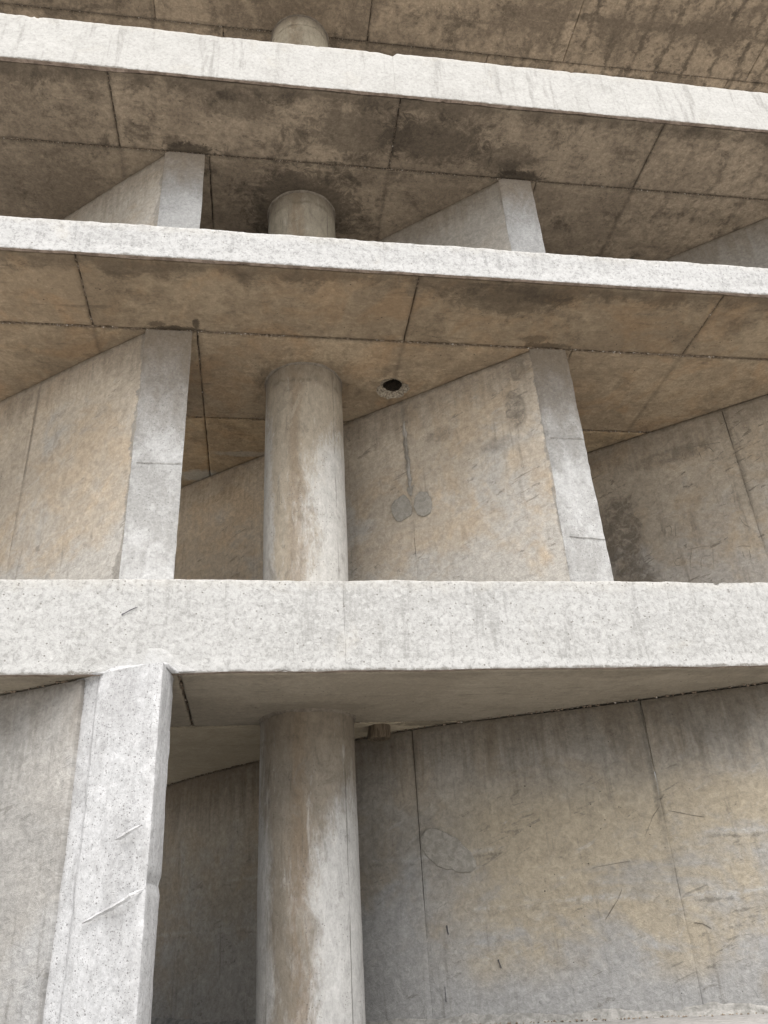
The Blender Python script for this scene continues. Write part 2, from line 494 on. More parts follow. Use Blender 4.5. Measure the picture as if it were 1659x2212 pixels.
def mat_soffit(name, dark, mid, light, mold, yf, yj, seed=0.0, bands=None, stains_shade=(), greys=(), warm=0.0, streak=1.0, edge=1.0, joints=(), fine_mold=1.0, mott=1.0):
    g = G(name, 0.93, 0.2)
    o = (seed*3.1, seed*1.3, 0)
    n1 = g.noise(.9, 6, .6, .5, off=o)
    n2 = g.noise(2.4, 13, .74, .35, off=(5+seed, 2, 0))
    n3 = g.noise(9, 9, .72, .5, off=o)
    fine = g.noise(48, 5, .7, 0)
    tro = g.noise(5, 7, .65, .6, st=(.55, 3.2, 1), off=o)
    c = g.mix(mid, light, g.sm(g.add(g.mul(n1, .6), g.mul(n3, .4)), .44, .60))
    if warm:
        c = g.mix(c, (mid[0]*1.35, mid[1]*1.08, mid[2]*.82), g.mul(g.sm(g.noise(1.7, 7, .62, .7, off=(2, 8+seed, 0)), .47, .64), warm))
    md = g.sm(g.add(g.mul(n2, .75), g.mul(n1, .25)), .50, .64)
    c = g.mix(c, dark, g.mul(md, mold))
    sp = g.sm(g.noise(16, 8, .75, 1.0, off=o), .56, .66)
    c = g.mix(c, tuple(q*.8 for q in dark), g.mul(g.mul(sp, g.sm(n2, .42, .60)), .62*fine_mold))
    ts = g.sm(tro, .56, .72)
    c = g.mix(c, tuple(q*.9 for q in dark), g.mul(ts, .34*streak))
    lt = g.sm(g.noise(7, 7, .65, .5, st=(.6, 2.4, 1), off=(3, 3, seed)), .58, .72)
    c = g.mix(c, tuple(q*1.25 for q in light), g.mul(lt, .28*streak))
    ng = g.noise(8, 9, .74, 1.2, off=(1, 7, 0))
    # drip-edge dirt behind the arris
    if edge:
        de = g.sm(g.sub(g.y, g.add(yf + .10, g.mul(g.sub(n2, .46), .9))), -.05, .12, 1.0, 0.0)
        c = g.mix(c, tuple(q*.75 for q in dark), g.mul(de, .55*edge))
    # dirt either side of the long joint
    dj = g.math('ABSOLUTE', g.sub(g.y, yj))
    c = g.mix(c, tuple(q*.7 for q in dark), g.mul(g.sm(g.add(dj, g.mul(g.sub(ng, .45), .12)), .0, .06, 1.0, 0.0), .55))
    for jx in joints:
        dx = g.math('ABSOLUTE', g.sub(g.x, jx))
        c = g.mix(c, tuple(q*.8 for q in dark), g.mul(g.sm(g.add(dx, g.mul(g.sub(ng, .45), .09)), .0, .05, 1.0, 0.0), .4))
    if bands:
        x0, x1, per, y0, y1 = bands[:5]
        bs = bands[5] if len(bands) > 5 else 1.0
        gate = g.mul(g.sm(g.x, x0, x1), g.sm(n1, .36, .52))
        ph = g.math('PINGPONG', g.add(g.x, g.mul(g.sub(n2, .5), .30)), per/2)
        bm = g.sm(g.add(ph, g.mul(g.sub(n3, .5), .14)), .0, .060, 1.0, 0.0)
        ph2 = g.math('PINGPONG', g.add(g.y, g.mul(g.sub(n2, .5), .34)), .40)
        bm = g.mx(bm, g.mul(g.sm(g.add(ph2, g.mul(g.sub(n3, .5), .22)), .01, .09, 1.0, 0.0), .75))
        c = g.mix(c, tuple(q*1.30 for q in light), g.mul(g.mul(g.inv(bm), gate), g.mul(g.sm(n3, .36, .56), .62*bs)))
        c = g.mix(c, tuple(q*1.05 for q in dark), g.mul(g.mul(bm, gate), g.mul(g.sm(g.noise(4, 6, .6, .4, off=(3, 6, 0)), .34, .60), .62*bs)))
    for (cx, cy, rx, ry, amt) in stains_shade:
        s = g.spot((cx, cy, 0), (rx, ry, 1e4), ng, 1.1)
        c = g.mix(c, tuple(q*.55 for q in dark), g.mul(s, amt))
    for (cx, cy, rx, ry, amt) in greys:
        c = g.mix(c, (.25, .242, .222), g.mul(g.spot((cx, cy, 0), (rx, ry, 1e4), ng, .8), amt))
    oi = g.t.nodes.new('ShaderNodeObjectInfo')
    c = g.tint(c, g.lin(oi.outputs['Random'], 0, 1, .86, 1.10))
    p = g.mul(g.pits(30, .22, .22), g.sm(g.noise(1.6, 3, .5, 0, off=(7, 0, seed)), .44, .60))
    c = g.mix(c, (.025, .02, .015), g.mul(p, .85))
    mot = g.noise(19, 10, .8, .4, off=o)
    c = g.tint(c, g.lin(mot, .3, .7, 1 - .36*mott, 1 + .34*mott))
    c = g.tint(c, g.lin(fine, .25, .75, .84, 1.12))
    h = g.sub(g.add(g.mul(n3, .8), g.add(g.mul(tro, .9), g.mul(fine, .15))), g.mul(p, .8))
    return g.done(c, h, .65, .018)

def mat_wall(name, tan, grey, dark, zb, zt, run, seed=0.0, greyamt=1.0, ochre=None, topamt=.55, topd=.55, warm=.7, spots=(), glo=.80, ghi=.12, margin=(), patches=0.0, wipe=1.0, lines=(), joints=(), low=False):
    """trowelled fin wall; run = plan direction of the wall"""
    g = G(name, 0.92, 0.2)
    s = g.dot(g.P, (run[0], run[1], 0))
    q = g.vec(s, g.dot(g.P, (-run[1]*.3, run[0]*.3, 0)), g.z)
    o = (seed*2.3, 0, seed)
    n1 = g.noise(1.0, 6, .6, .5, vec=q, off=o)
    n2 = g.noise(3.0, 9, .66, .9, vec=q, off=(3, seed, 1))
    n3 = g.noise(11, 9, .72, .6, vec=q, off=o)
    fine = g.noise(60, 5, .7, 0, vec=q)
    vert = g.noise(4.5, 7, .66, .3, vec=q, st=(2.6, 1, .22), off=o)
    # trowel strokes rise gently along the wall
    qs = g.vec(g.add(g.mul(s, 1.0), g.mul(g.z, .4)), 0.0, g.sub(g.z, g.mul(s, -.30)))
    tro = g.noise(7, 8, .7, .9, vec=qs, st=(.5, 1, 2.4), off=o)
    c = g.mix(tan, tuple(v*1.14 for v in tan), g.sm(n1, .45, .6))
    c = g.mix(c, (tan[0]*1.08, tan[1]*1.0, tan[2]*.90), g.mul(g.sm(g.noise(1.5, 7, .66, .8, vec=q, off=(9, 1, seed)), .47, .63), warm))
    gz = g.add(g.lin(g.z, zb, zt, glo, ghi), g.mul(g.sub(n1, .5), 1.5))
    gm = g.sm(g.add(gz, g.mul(g.sub(n2, .5), .55)), .40, .66)
    c = g.mix(c, grey, g.mul(gm, greyamt))
    if ochre:
        om = g.sm(g.add(g.mul(g.noise(1.1, 8, .62, .5, vec=q, st=(.7, 1, 1.3), off=(4, 0, 8)), .75), g.mul(n2, .25)), .40, .53)
        om = g.mul(om, g.mul(g.mul(g.sm(g.add(g.z, g.mul(n1, .5)), -.15, .15), g.sm(g.z, 1.35, .8)), g.sm(g.add(g.x, n1), 1.7, 2.5)))
        c = g.mix(c, ochre, g.mul(om, .85))
    c = g.mix(c, dark, g.mul(g.sm(vert, .55, .72), .50))
    c = g.mix(c, dark, g.mul(g.sm(g.mul(g.sm(tro, .555, .61), g.sm(n2, .51, .60)), .25, .85), .52*wipe))
    c = g.mix(c, tuple(v*1.22 for v in grey), g.mul(g.sm(g.noise(8, 8, .7, .8, vec=qs, st=(.6, 1, 1.8), off=(2, 2, seed)), .58, .70), .42))
    # brown staining under the soffit, also painting in the overhang's shade
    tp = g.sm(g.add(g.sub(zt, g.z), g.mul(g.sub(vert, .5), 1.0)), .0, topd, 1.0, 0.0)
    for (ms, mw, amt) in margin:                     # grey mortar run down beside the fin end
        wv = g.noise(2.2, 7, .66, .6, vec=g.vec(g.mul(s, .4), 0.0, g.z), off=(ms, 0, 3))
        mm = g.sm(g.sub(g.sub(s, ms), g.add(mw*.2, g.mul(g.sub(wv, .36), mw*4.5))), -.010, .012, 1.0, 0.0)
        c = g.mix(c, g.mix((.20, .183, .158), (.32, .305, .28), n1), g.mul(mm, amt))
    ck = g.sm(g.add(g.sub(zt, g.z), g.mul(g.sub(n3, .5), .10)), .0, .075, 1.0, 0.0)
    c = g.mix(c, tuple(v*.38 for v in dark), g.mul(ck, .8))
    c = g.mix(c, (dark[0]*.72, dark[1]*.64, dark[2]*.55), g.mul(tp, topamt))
    for L in lines:                                  # laitance lines between pours
        d = g.math('ABSOLUTE', g.sub(g.add(g.z, g.mul(g.sub(n1, .5), .22)), L))
        lk = g.sm(g.noise(.9, 3, .5, 0, vec=q, off=(L*9, 0, 4)), .46, .56)
        lm = g.mul(g.sm(g.add(d, g.mul(g.sub(n3, .5), .16)), .0, .035, 1.0, 0.0), g.mul(lk, g.sm(n3, .40, .56)))
        c = g.mix(c, tuple(v*1.25 for v in grey), g.mul(lm, .75))
        d2 = g.math('ABSOLUTE', g.sub(g.add(g.z, g.mul(g.sub(n1, .5), .22)), L - .035))
        c = g.mix(c, tuple(v*.6 for v in dark), g.mul(g.mul(g.sm(g.add(d2, g.mul(g.sub(n3, .5), .08)), .0, .016, 1.0, 0.0), g.mul(lk, g.sm(n2, .46, .58))), .5))
    for (jx, jy, wd, amt) in joints:                 # dark runs beside the vertical joints
        d = g.math('ABSOLUTE', g.sub(s, jx*run[0] + jy*run[1]))
        jm = g.mul(g.sm(g.add(d, g.mul(g.sub(n3, .5), wd*1.2)), .0, wd, 1.0, 0.0), g.sm(g.add(g.z, g.mul(n1, 1.0)), zb + (zt-zb)*.35, zb + (zt-zb)*.95))
        c = g.mix(c, tuple(v*.75 for v in dark), g.mul(jm, amt))
    for (sx, sy, sz, rx, ry, rz, amt) in spots:
        c = g.mix(c, tuple(v*.85 for v in dark), g.mul(g.mul(g.spot((sx, sy, sz), (rx, ry, rz), n2, 1.1), g.sm(n3, .34, .58)), amt))
    sp = g.sm(g.noise(24, 8, .76, .5, vec=qs, st=(.8, 1, 1.1), off=o), .615, .66)
    c = g.mix(c, tuple(v*.55 for v in dark), g.mul(g.mul(sp, g.sm(n2, .49, .58)), .60))
    p = g.mul(g.pits(22, .15, .07, q), .8)
    c = g.mix(c, (.045, .04, .035), p)
    c = g.tint(c, g.lin(fine, .25, .75, .88, 1.09))
    c = g.tint(c, g.lin(g.noise(21, 10, .8, .5, vec=q, off=o),   .3, .7, .68, 1.30))
    c = g.tint(c, g.lin(n3, .3, .7, .88, 1.10))
    h = g.sub(g.add(g.mul(n3, .9), g.add(g.mul(tro, .40), g.mul(fine, .2))), p)
    return g.done(c, h, .75, .020)

def mat_nose(name, base, white, dark, zb, zt, pit, seed=0.0, toptan=(.20, .163, .122), toph=.9):
    g = G(name, 0.93, 0.18)
    o = (seed, seed, seed*2)
    n1 = g.noise(1.4, 5, .6, .4, st=(1, 1, .7), off=o)
    n2 = g.noise(6, 9, .7, .6, st=(1, 1, .5), off=o)
    ver = g.noise(14, 7, .7, .4, st=(1, 1, .12), off=o)
    fine = g.noise(55, 6, .75, 0, off=o)
    c = g.mix(base, white, g.sm(g.add(g.mul(n1, .55), g.mul(n2, .45)), .44, .60))
    c = g.mix(c, white, g.mul(g.sm(ver, .55, .68), .6))
    c = g.mix(c, dark, g.mul(g.sm(g.noise(9, 8, .72, .8, st=(1, 1, .45), off=(4, seed, 0)), .57, .70), .45))
    tp = g.sm(g.add(g.sub(zt, g.z), g.mul(g.sub(n2, .5), .8)), .0, toph, 1.0, 0.0)  # top browned for stain and, painted in, the overhang's shade
    c = g.mix(c, toptan, g.mul(tp, .9))
    p2 = g.pits(95, .30*pit, .75)
    p1 = g.pits(46, .24*pit, .60)
    zone = g.sm(g.noise(2.4, 4, .55, .4, st=(1.4, 1, .6), off=(2, 2, seed)), .30, .48)
    pm = g.mul(g.mx(g.mul(p1, .8), g.mul(p2, .75)), zone)
    c = g.tint(c, g.lin(g.noise(24, 10, .82, .3, off=o), .3, .7, .66, 1.24))
    c = g.mix(c, (.17, .165, .16), g.mul(pm, .85))
    c = g.tint(c, g.lin(fine, .25, .75, .82, 1.10))
    h = g.sub(g.add(g.mul(n2, .6), g.mul(fine, .5)), g.mul(pm, .9))
    return g.done(c, h, .55, .010)

def mat_column(name, z0, z1, pale, tan, dark, seed=0.0, top=.35):
    g = G(name, 0.88, 0.25)
    o = (seed, 0, seed*.7)
    n1 = g.noise(2.2, 6, .6, .5, st=(1, 1, .45), off=o)
    n2 = g.noise(7, 9, .7, .8, st=(1, 1, .4), off=o)
    ver = g.noise(16, 8, .72, .4, st=(1, 1, .10), off=o)
    fine = g.noise(60, 6, .72, 0, off=o)
    a = g.mul(g.sub(g.x, XC), 1/RC)                      # -1 .. 1 across the shaft
    t = g.lin(g.z, z0, z1, 0, 1)
    c = g.mix(tan, tuple(v*1.15 for v in tan), g.sm(n1, .42, .6))
    # pale worn lime low on the right of the shaft; its border is ragged and climbs to the right
    th = g.add(g.add(-.18, g.mul(t, .35)), g.sm(t, .45, .95, 0, 1.4))
    e = g.add(g.sub(g.add(a, g.mul(g.sub(n1, .5), 1.1)), th), g.mul(g.sub(n2, .5), 1.2))
    pm = g.sm(g.add(e, g.mul(g.sub(g.noise(26, 8, .8, .3, st=(1, 1, .3), off=o), .5), 1.3)), -.42, .42)
    c = g.mix(c, pale, g.mul(pm, .9))
    e2 = g.add(g.sub(g.mul(a, -1.0), g.mul(t, .35)), g.mul(g.sub(n2, .5), .7))
    c = g.mix(c, tuple(v*.88 for v in pale), g.mul(g.sm(e2, .55, .75), .7))
    # rust-brown run left of the middle
    b = g.math('ABSOLUTE', g.add(g.add(a, .22), g.mul(g.sub(n1, .5), .7)))
    bm = g.mul(g.sm(g.add(b, g.mul(g.sub(n2, .5), .55)), .05, .30, 1.0, 0.0), g.sm(n2, .36, .52))
    c = g.mix(c, (.195, .142, .092), g.mul(bm, .55))
    c = g.mix(c, dark, g.mul(g.sm(ver, .55, .70), g.sub(.58, g.mul(pm, .35))))
    c = g.mix(c, dark, g.mul(g.sm(g.noise(4, 9, .7, .9, st=(1, 1, .6), off=(8, seed, 2)), .55, .68), .45))
    c = g.mix(c, tuple(min(.8, v*1.12) for v in pale), g.mul(g.sm(g.noise(12, 8, .7, .5, st=(1, 1, .22), off=(1, 5, seed)), .57, .68), .35))
    sl = g.math('ABSOLUTE', g.add(g.sub(a, .70), g.mul(g.sub(n1, .5), .05)))
    c = g.mix(c, tuple(v*.6 for v in dark), g.mul(g.mul(g.sm(sl, .0, .018, 1.0, 0.0), g.sm(ver, .40, .56)), .7))
    # stained collar below the soffit
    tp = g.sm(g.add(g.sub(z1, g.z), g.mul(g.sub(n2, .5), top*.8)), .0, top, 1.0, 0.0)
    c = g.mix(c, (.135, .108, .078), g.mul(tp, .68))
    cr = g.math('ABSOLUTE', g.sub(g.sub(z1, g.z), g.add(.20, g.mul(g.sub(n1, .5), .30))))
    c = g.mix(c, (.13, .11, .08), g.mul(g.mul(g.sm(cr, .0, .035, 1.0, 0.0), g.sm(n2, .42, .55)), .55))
    p = g.mul(g.pits(60, .40, .35), g.sm(g.noise(3, 4, .6, 0, off=(3, 3, 3)), .46, .6))
    c = g.mix(c, (.12, .11, .10), g.mul(p, .6))
    c = g.tint(c, g.lin(g.noise(20, 10, .82, .5, st=(1, 1, .5), off=o), .3, .7, .70, 1.26))
    c = g.tint(c, g.lin(fine, .25, .75, .86, 1.10))
    h = g.sub(g.add(g.mul(n2, .7), g.add(g.mul(ver, .5), g.mul(fine, .3))), g.mul(p, .6))
    return g.done(c, h, .45, .010)

def mat_plain(name, c0, c1, s=12, bump=.5, rough=.95):
    g = G(name, rough, .2)
    n = g.noise(s, 8, .7, .5)
    f = g.noise(s*5, 5, .7, 0)
    c = g.tint(g.mix(c0, c1, g.sm(n, .38, .62)), g.lin(f, .25, .75, .85, 1.12))
    return g.done(c, g.add(n, g.mul(f, .4)), bump, .01)

M_F1 = mat_fascia('limewashed_concrete_upper', Z1B, Z1T, (.285, .278, .26), (.415, .409, .392), .0, .8, 3.0, .41, .55)
M_F2 = mat_fascia('limewashed_concrete_middle', Z2B, Z2T, (.275, .274, .268), (.415, .414, .409), .10, .9, 8.0, .45)
M_F3 = mat_fascia('limewashed_concrete_lower', Z3B, Z3T, (.290, .287, .275), (.400, .398, .389), .085, 1.0, 1.0, .50)
M_F0 = M_F1
sj = [1.330 + 2.9*k for k in range(-3, 3)]
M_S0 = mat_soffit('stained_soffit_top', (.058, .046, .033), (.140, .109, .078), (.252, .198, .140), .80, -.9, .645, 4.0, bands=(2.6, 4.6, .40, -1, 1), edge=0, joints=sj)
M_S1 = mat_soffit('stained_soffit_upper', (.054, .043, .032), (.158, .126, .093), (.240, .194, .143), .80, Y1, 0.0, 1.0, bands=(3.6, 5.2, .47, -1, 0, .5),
                  stains_shade=((1.75, -.42, .75, .34, .55), (2.6, -.25, .5, .25, .4), (-.3, -.62, .5, .2, .4), (-.86, -.05, .36, .10, .8), (-1.02, -.13, .14, .10, .5), (2.84, -.06, .32, .11, .8), (2.70, -.16, .16, .12, .5), (.4, .60, .80, .70, .6), (.95, -.45, .7, .4, .45)), joints=sj)  # blot round the column top paints contact shade; the rest is mould and dirt
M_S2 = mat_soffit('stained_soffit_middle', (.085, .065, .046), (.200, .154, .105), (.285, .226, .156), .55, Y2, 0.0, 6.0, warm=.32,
                  stains_shade=((2.3, -.74, .95, .16, .3), (-.84, -.03, .32, .055, .85), (-.64, -.12, .045, .09, .8), (-1.0, -.09, .10, .05, .6), (2.78, -.05, .30, .065, .6), (2.62, -.14, .16, .08, .45), (.4, .62, .60, .50, .3), (2.2, -.65, .7, .22, .45)), joints=sj, fine_mold=.6, mott=.7, streak=1.3, greys=((-.75, 2.62, .42, .16, .8), (-.2, 2.1, .5, .07, .5)))
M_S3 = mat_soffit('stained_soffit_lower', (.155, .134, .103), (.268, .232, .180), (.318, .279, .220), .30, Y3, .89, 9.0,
                  stains_shade=((.4, .35, .62, .22, .25), (1.45, .95, .32, .12, .7)), edge=.5, streak=1.4, fine_mold=.35, mott=.35)
TAN, GRY, DRK = (.405, .355, .290), (.405, .390, .362), (.185, .162, .134)
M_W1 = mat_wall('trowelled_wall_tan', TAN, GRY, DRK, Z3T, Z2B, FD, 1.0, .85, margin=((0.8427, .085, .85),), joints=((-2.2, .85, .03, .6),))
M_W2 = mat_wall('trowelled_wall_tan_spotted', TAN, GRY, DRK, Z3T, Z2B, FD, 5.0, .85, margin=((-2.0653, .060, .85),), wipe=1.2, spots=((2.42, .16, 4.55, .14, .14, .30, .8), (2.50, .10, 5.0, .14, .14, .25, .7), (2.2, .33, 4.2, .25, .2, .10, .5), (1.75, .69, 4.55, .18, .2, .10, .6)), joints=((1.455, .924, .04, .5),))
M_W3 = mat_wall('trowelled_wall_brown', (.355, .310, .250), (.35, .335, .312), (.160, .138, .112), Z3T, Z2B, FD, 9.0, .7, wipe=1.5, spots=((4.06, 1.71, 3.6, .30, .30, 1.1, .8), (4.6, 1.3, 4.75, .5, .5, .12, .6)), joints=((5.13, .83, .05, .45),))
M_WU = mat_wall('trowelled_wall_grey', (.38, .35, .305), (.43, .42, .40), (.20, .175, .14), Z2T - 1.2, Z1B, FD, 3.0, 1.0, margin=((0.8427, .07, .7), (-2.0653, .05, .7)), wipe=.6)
M_WL = mat_wall('old_wall_ochre_grey', (.285, .268, .240), (.315, .311, .302), (.135, .124, .107), ZP, Z3B, (-.88, .475), 2.0, 1.0, ochre=(.345, .296, .218), topamt=.85, topd=.75, lines=(.62, .20),  # top stain deepened to paint shade under the slab
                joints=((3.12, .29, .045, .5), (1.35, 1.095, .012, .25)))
M_WL1 = mat_wall('old_wall_pale_grey', (.305, .296, .280), (.365, .362, .355), (.175, .166, .152), ZP - 1.5, Z3B, (-.84, .54), 7.0, 1.0, warm=.15, lines=(.75,))
M_N = mat_nose('pitted_fin_end', (.335, .332, .322), (.475, .475, .47), (.25, .24, .222), Z3T, Z2B, 1.15, 1.0, toph=1.5)
M_NU = mat_nose('pitted_fin_end_upper', (.36, .36, .356), (.45, .45, .446), (.29, .28, .26), Z2T, Z1B, .8, 4.0, (.25, .21, .165), toph=.8)
M_NL = mat_nose('pitted_fin_end_lower', (.40, .40, .402), (.505, .508, .514), (.28, .277, .27), ZP, 9.0, 1.3, 7.0)
M_C = {
    'low': mat_column('column_low', ZP, Z3B, (.46, .457, .445), (.205, .180, .146), (.088, .076, .060), 1.0, .55),
    'mid': mat_column('column_mid', Z3T, Z2B, (.50, .492, .47), (.30, .262, .208), (.14, .122, .098), 4.0, .40),
    'up': mat_column('column_up', Z2T - .6, Z1B, (.40, .375, .325), (.28, .25, .198), (.14, .122, .096), 7.0, .30),
    'top': mat_column('column_top', Z1T + .6, Z0B, (.46, .42, .345), (.37, .33, .26), (.20, .17, .13), 9.0, .25)}
M_CORE = mat_plain('dark_joint_concrete', (.055, .044, .034), (.10, .08, .06), 14)
M_LIP = mat_plain('dirty_drip_edge', (.13, .10, .08), (.25, .20, .165), 9)
M_TOP = mat_plain('weathered_slab_top', (.50, .48, .45), (.62, .60, .57), 6)
M_GRIT = mat_plain('joint_crumbs', (.13, .10, .075), (.24, .19, .14), 30)
M_GRITL = mat_plain('pale_crumbs', (.30, .27, .23), (.42, .38, .33), 30)
M_MORT = mat_plain('grey_mortar', (.25, .235, .205), (.34, .32, .285), 20, 1.0)
M_RET = mat_plain('grey_side_mortar', (.20, .183, .158), (.33, .312, .285), 7, .6)
M_MORTD = mat_plain('dark_mortar', (.12, .10, .08), (.18, .155, .125), 20, .8)
M_MORTL = mat_plain('white_mortar', (.56, .56, .555), (.72, .715, .70), 18, .7)
M_LIME = mat_plain('lime_smear', (.365, .362, .352), (.425, .424, .418), 16, .7)
M_SCR = mat_plain('scratch_dark', (.13, .117, .098), (.20, .18, .15), 40)
M_BLK = mat_plain('sooty_liner', (.018, .014, .011), (.05, .038, .028), 30)
M_RUB = mat_plain('broken_concrete', (.12, .10, .075), (.36, .315, .25), 45, 1.0)
M_SLV = mat_plain('dark_steel', (.05, .05, .055), (.10, .095, .10), 40, .4, .6)
M_PL = mat_plain('plinth_concrete', (.24, .233, .222), (.32, .31, .298), 14)
M_SKIRT = mat_plain('mortar_skirt', (.20, .195, .18), (.33, .32, .30), 14)


def paler(m, k):
    """lightened copy: paints in the light that reaches the back of a recess"""
    n = m.copy()
    n.name = m.name + '_backlit'
    bs = next(x for x in n.node_tree.nodes if x.type == 'BSDF_PRINCIPLED')
    src = bs.inputs['Base Color'].links[0].from_socket
    mx = n.node_tree.nodes.new('ShaderNodeMix')
    mx.data_type = 'RGBA'
    mx.blend_type = 'MULTIPLY'
    mx.inputs[0].default_value = 1.0
    n.node_tree.links.new(src, mx.inputs[6])
    mx.inputs[7].default_value = (k[0], k[1], k[2], 1)
    n.node_tree.links.new(mx.outputs[2], bs.inputs['Base Color'])
    return n

M_W2P = paler(M_W2, (1.42, 1.40, 1.36))  # deep fin panel lightened to paint light from behind
M_WLP = paler(M_WL, (1.22, 1.17, 1.10))  # deep end of the lower wall, lightened the same way
# ------------------------------------------------------------------ ground
def mat_ground():
    g = G('paved_ground', .95, .15)
    n = g.noise(.35, 6, .6, .3)
    f = g.noise(9, 8, .7, .2)
    c = g.mix((.43, .418, .395), (.505, .492, .468), g.sm(n, .4, .6))
    c = g.tint(c, g.lin(f, .3, .7, .85, 1.1))
    return g.done(c, f, .3, .01)
n = 40
gx = np.linspace(-1, 1, n)
gx = np.sign(gx)*np.abs(gx)**3*900
V = [(x, y, -H) for y in gx for x in gx]
F = [(j*n+i, j*n+i+1, (j+1)*n+i+1, (j+1)*n+i) for j in range(n-1) for i in range(n-1)]
o = build('ground', V, F, mat_ground())
o['kind'] = 'structure'
def dplinth(P, w): return .006*fbm(P, 2.0, 3, 5)
o = loft('plinth', [(-1.55, -H - .05), (4.3, -H - .05), (4.3, ZP), (-1.55, ZP)], (.5, .5, .10, .2), (0, 0, 0, .02),
         np.arange(XA - .5, XB + .6, .1), lambda a, b, t: np.stack([t, a, b], 1), M_PL, disp=dplinth, chip=.03)
o['kind'] = 'structure'

# ------------------------------------------------------------------ slabs
def soffit_panel(root, x0, x1, y0, y1, zb, mat, seed, hole=None, wide=(0, 0, 0, 0), step=.05, res_extra=None):
    """one cast panel of the soffit: uneven rim, rounded arris, 6 cm deep"""
    def axis(a, b, extra=()):
        m = max(2, int((b - a - .1)/step))
        v = [a, a + .008, a + .022] + list(np.linspace(a + .05, b - .05, m)) + [b - .022, b - .008, b]
        if len(extra):
            v = sorted(set(np.round([q for q in v if q < extra[0] - .008 or q > extra[-1] + .008], 5)) | set(np.round(extra, 5)))
        return np.array(v)
    ex, ey = (), ()
    if hole:
        ex = np.arange(hole[0] - .26, hole[0] + .2601, .013)
        ey = np.arange(hole[1] - .26, hole[1] + .2601, .013)
    X, Y = axis(x0, x1, ex), axis(y0, y1, ey)
    nx, ny = len(X), len(Y)
    PX, PY = np.meshgrid(X, Y)
    P = np.stack([PX.ravel(), PY.ravel(), np.full(nx*ny, zb)], 1)
    Q = P.copy()
    def inset(A, s):
        return .0022 + .005*np.abs(fbm(A, 22, 3, s)) + .024*np.maximum(0, fbm(A, 5, 3, s + 9) - .55)
    # slide the rim and the lines near it inwards
    for ax, lo, hi, wl, wh in ((0, x0, x1, wide[0], wide[1]), (1, y0, y1, wide[2], wide[3])):
        A = P.copy(); A[:, ax] = lo
        B = P.copy(); B[:, ax] = hi
        wa = np.maximum(0, 1 - (P[:, ax] - lo)/.06)
        wb = np.maximum(0, 1 - (hi - P[:, ax])/.06)
        Q[:, ax] += wa*(inset(A, seed + ax*5) + wl) - wb*(inset(B, seed + ax*5 + 2) + wh)
    e = np.minimum(np.minimum(P[:, 0] - x0, x1 - P[:, 0]), np.minimum(P[:, 1] - y0, y1 - P[:, 1]))
    Q[:, 2] += .003*fbm(P, 1.6, 3, seed) + .0015*fbm(P, 9, 2, seed + 4)
    Q[:, 2] += np.where(e < .005, .012, np.where(e < .015, .0035, 0))
    keep = np.ones(nx*ny, bool)
    if hole:
        d = np.hypot(Q[:, 0] - hole[0], Q[:, 1] - hole[1])
        th = np.arctan2(Q[:, 1] - hole[1], Q[:, 0] - hole[0])
        ring = np.stack([np.cos(th), np.sin(th), th*0], 1)
        rr = hole[2]*(1 + .09*fbm(ring, 2.2, 3, 3))
        crater = hole[2]*(1.62 + .35*fbm(ring, 1.7, 3, 8))
        depth = np.clip((crater - d)/(crater - rr), 0, 1)
        Q[:, 2] += np.where(d < crater, .004 + .034*depth**.8 + .011*np.abs(fbm(P, 40, 3, 2))*np.minimum(1, depth*4), 0)
        Q[:, 2] -= np.where((d >= crater) & (d < crater + .025), .008, 0)
        snap = (d < rr) & (d > rr - .020)
        Q[snap, 0] = hole[0] + np.cos(th[snap])*rr[snap]
        Q[snap, 1] = hole[1] + np.sin(th[snap])*rr[snap]
        keep = d > rr - .020
    idx = np.arange(nx*ny).reshape(ny, nx)
    F, mi = [], []
    for j in range(ny - 1):
        for i in range(nx - 1):
            f = (idx[j, i], idx[j+1, i], idx[j+1, i+1], idx[j, i+1])
            if all(keep[list(f)]):
                F.append(f)
                mi.append(1 if hole and min(d[list(f)] - crater[list(f)]) < -.002 else 0)
    # skirt
    rim = list(idx[0, :]) + list(idx[1:, -1]) + list(idx[-1, -2::-1]) + list(idx[-2:0:-1, 0])
    V = list(Q)
    b0 = len(V)
    for r in rim:
        V.append(Q[r] + np.array([0, 0, .062 - (Q[r][2] - zb)]))
    m = len(rim)
    for k in range(m):
        F.append((rim[k], rim[(k+1) % m], b0 + (k+1) % m, b0 + k)); mi.append(0)
    used = sorted({int(i) for f in F for i in f})
    mp = {u: k for k, u in enumerate(used)}
    return build('soffit_panel', [V[u] for u in used], [tuple(mp[int(i)] for i in f) for f in F], [mat, M_RUB], root, smooth=True, midx=mi, recalc=False)

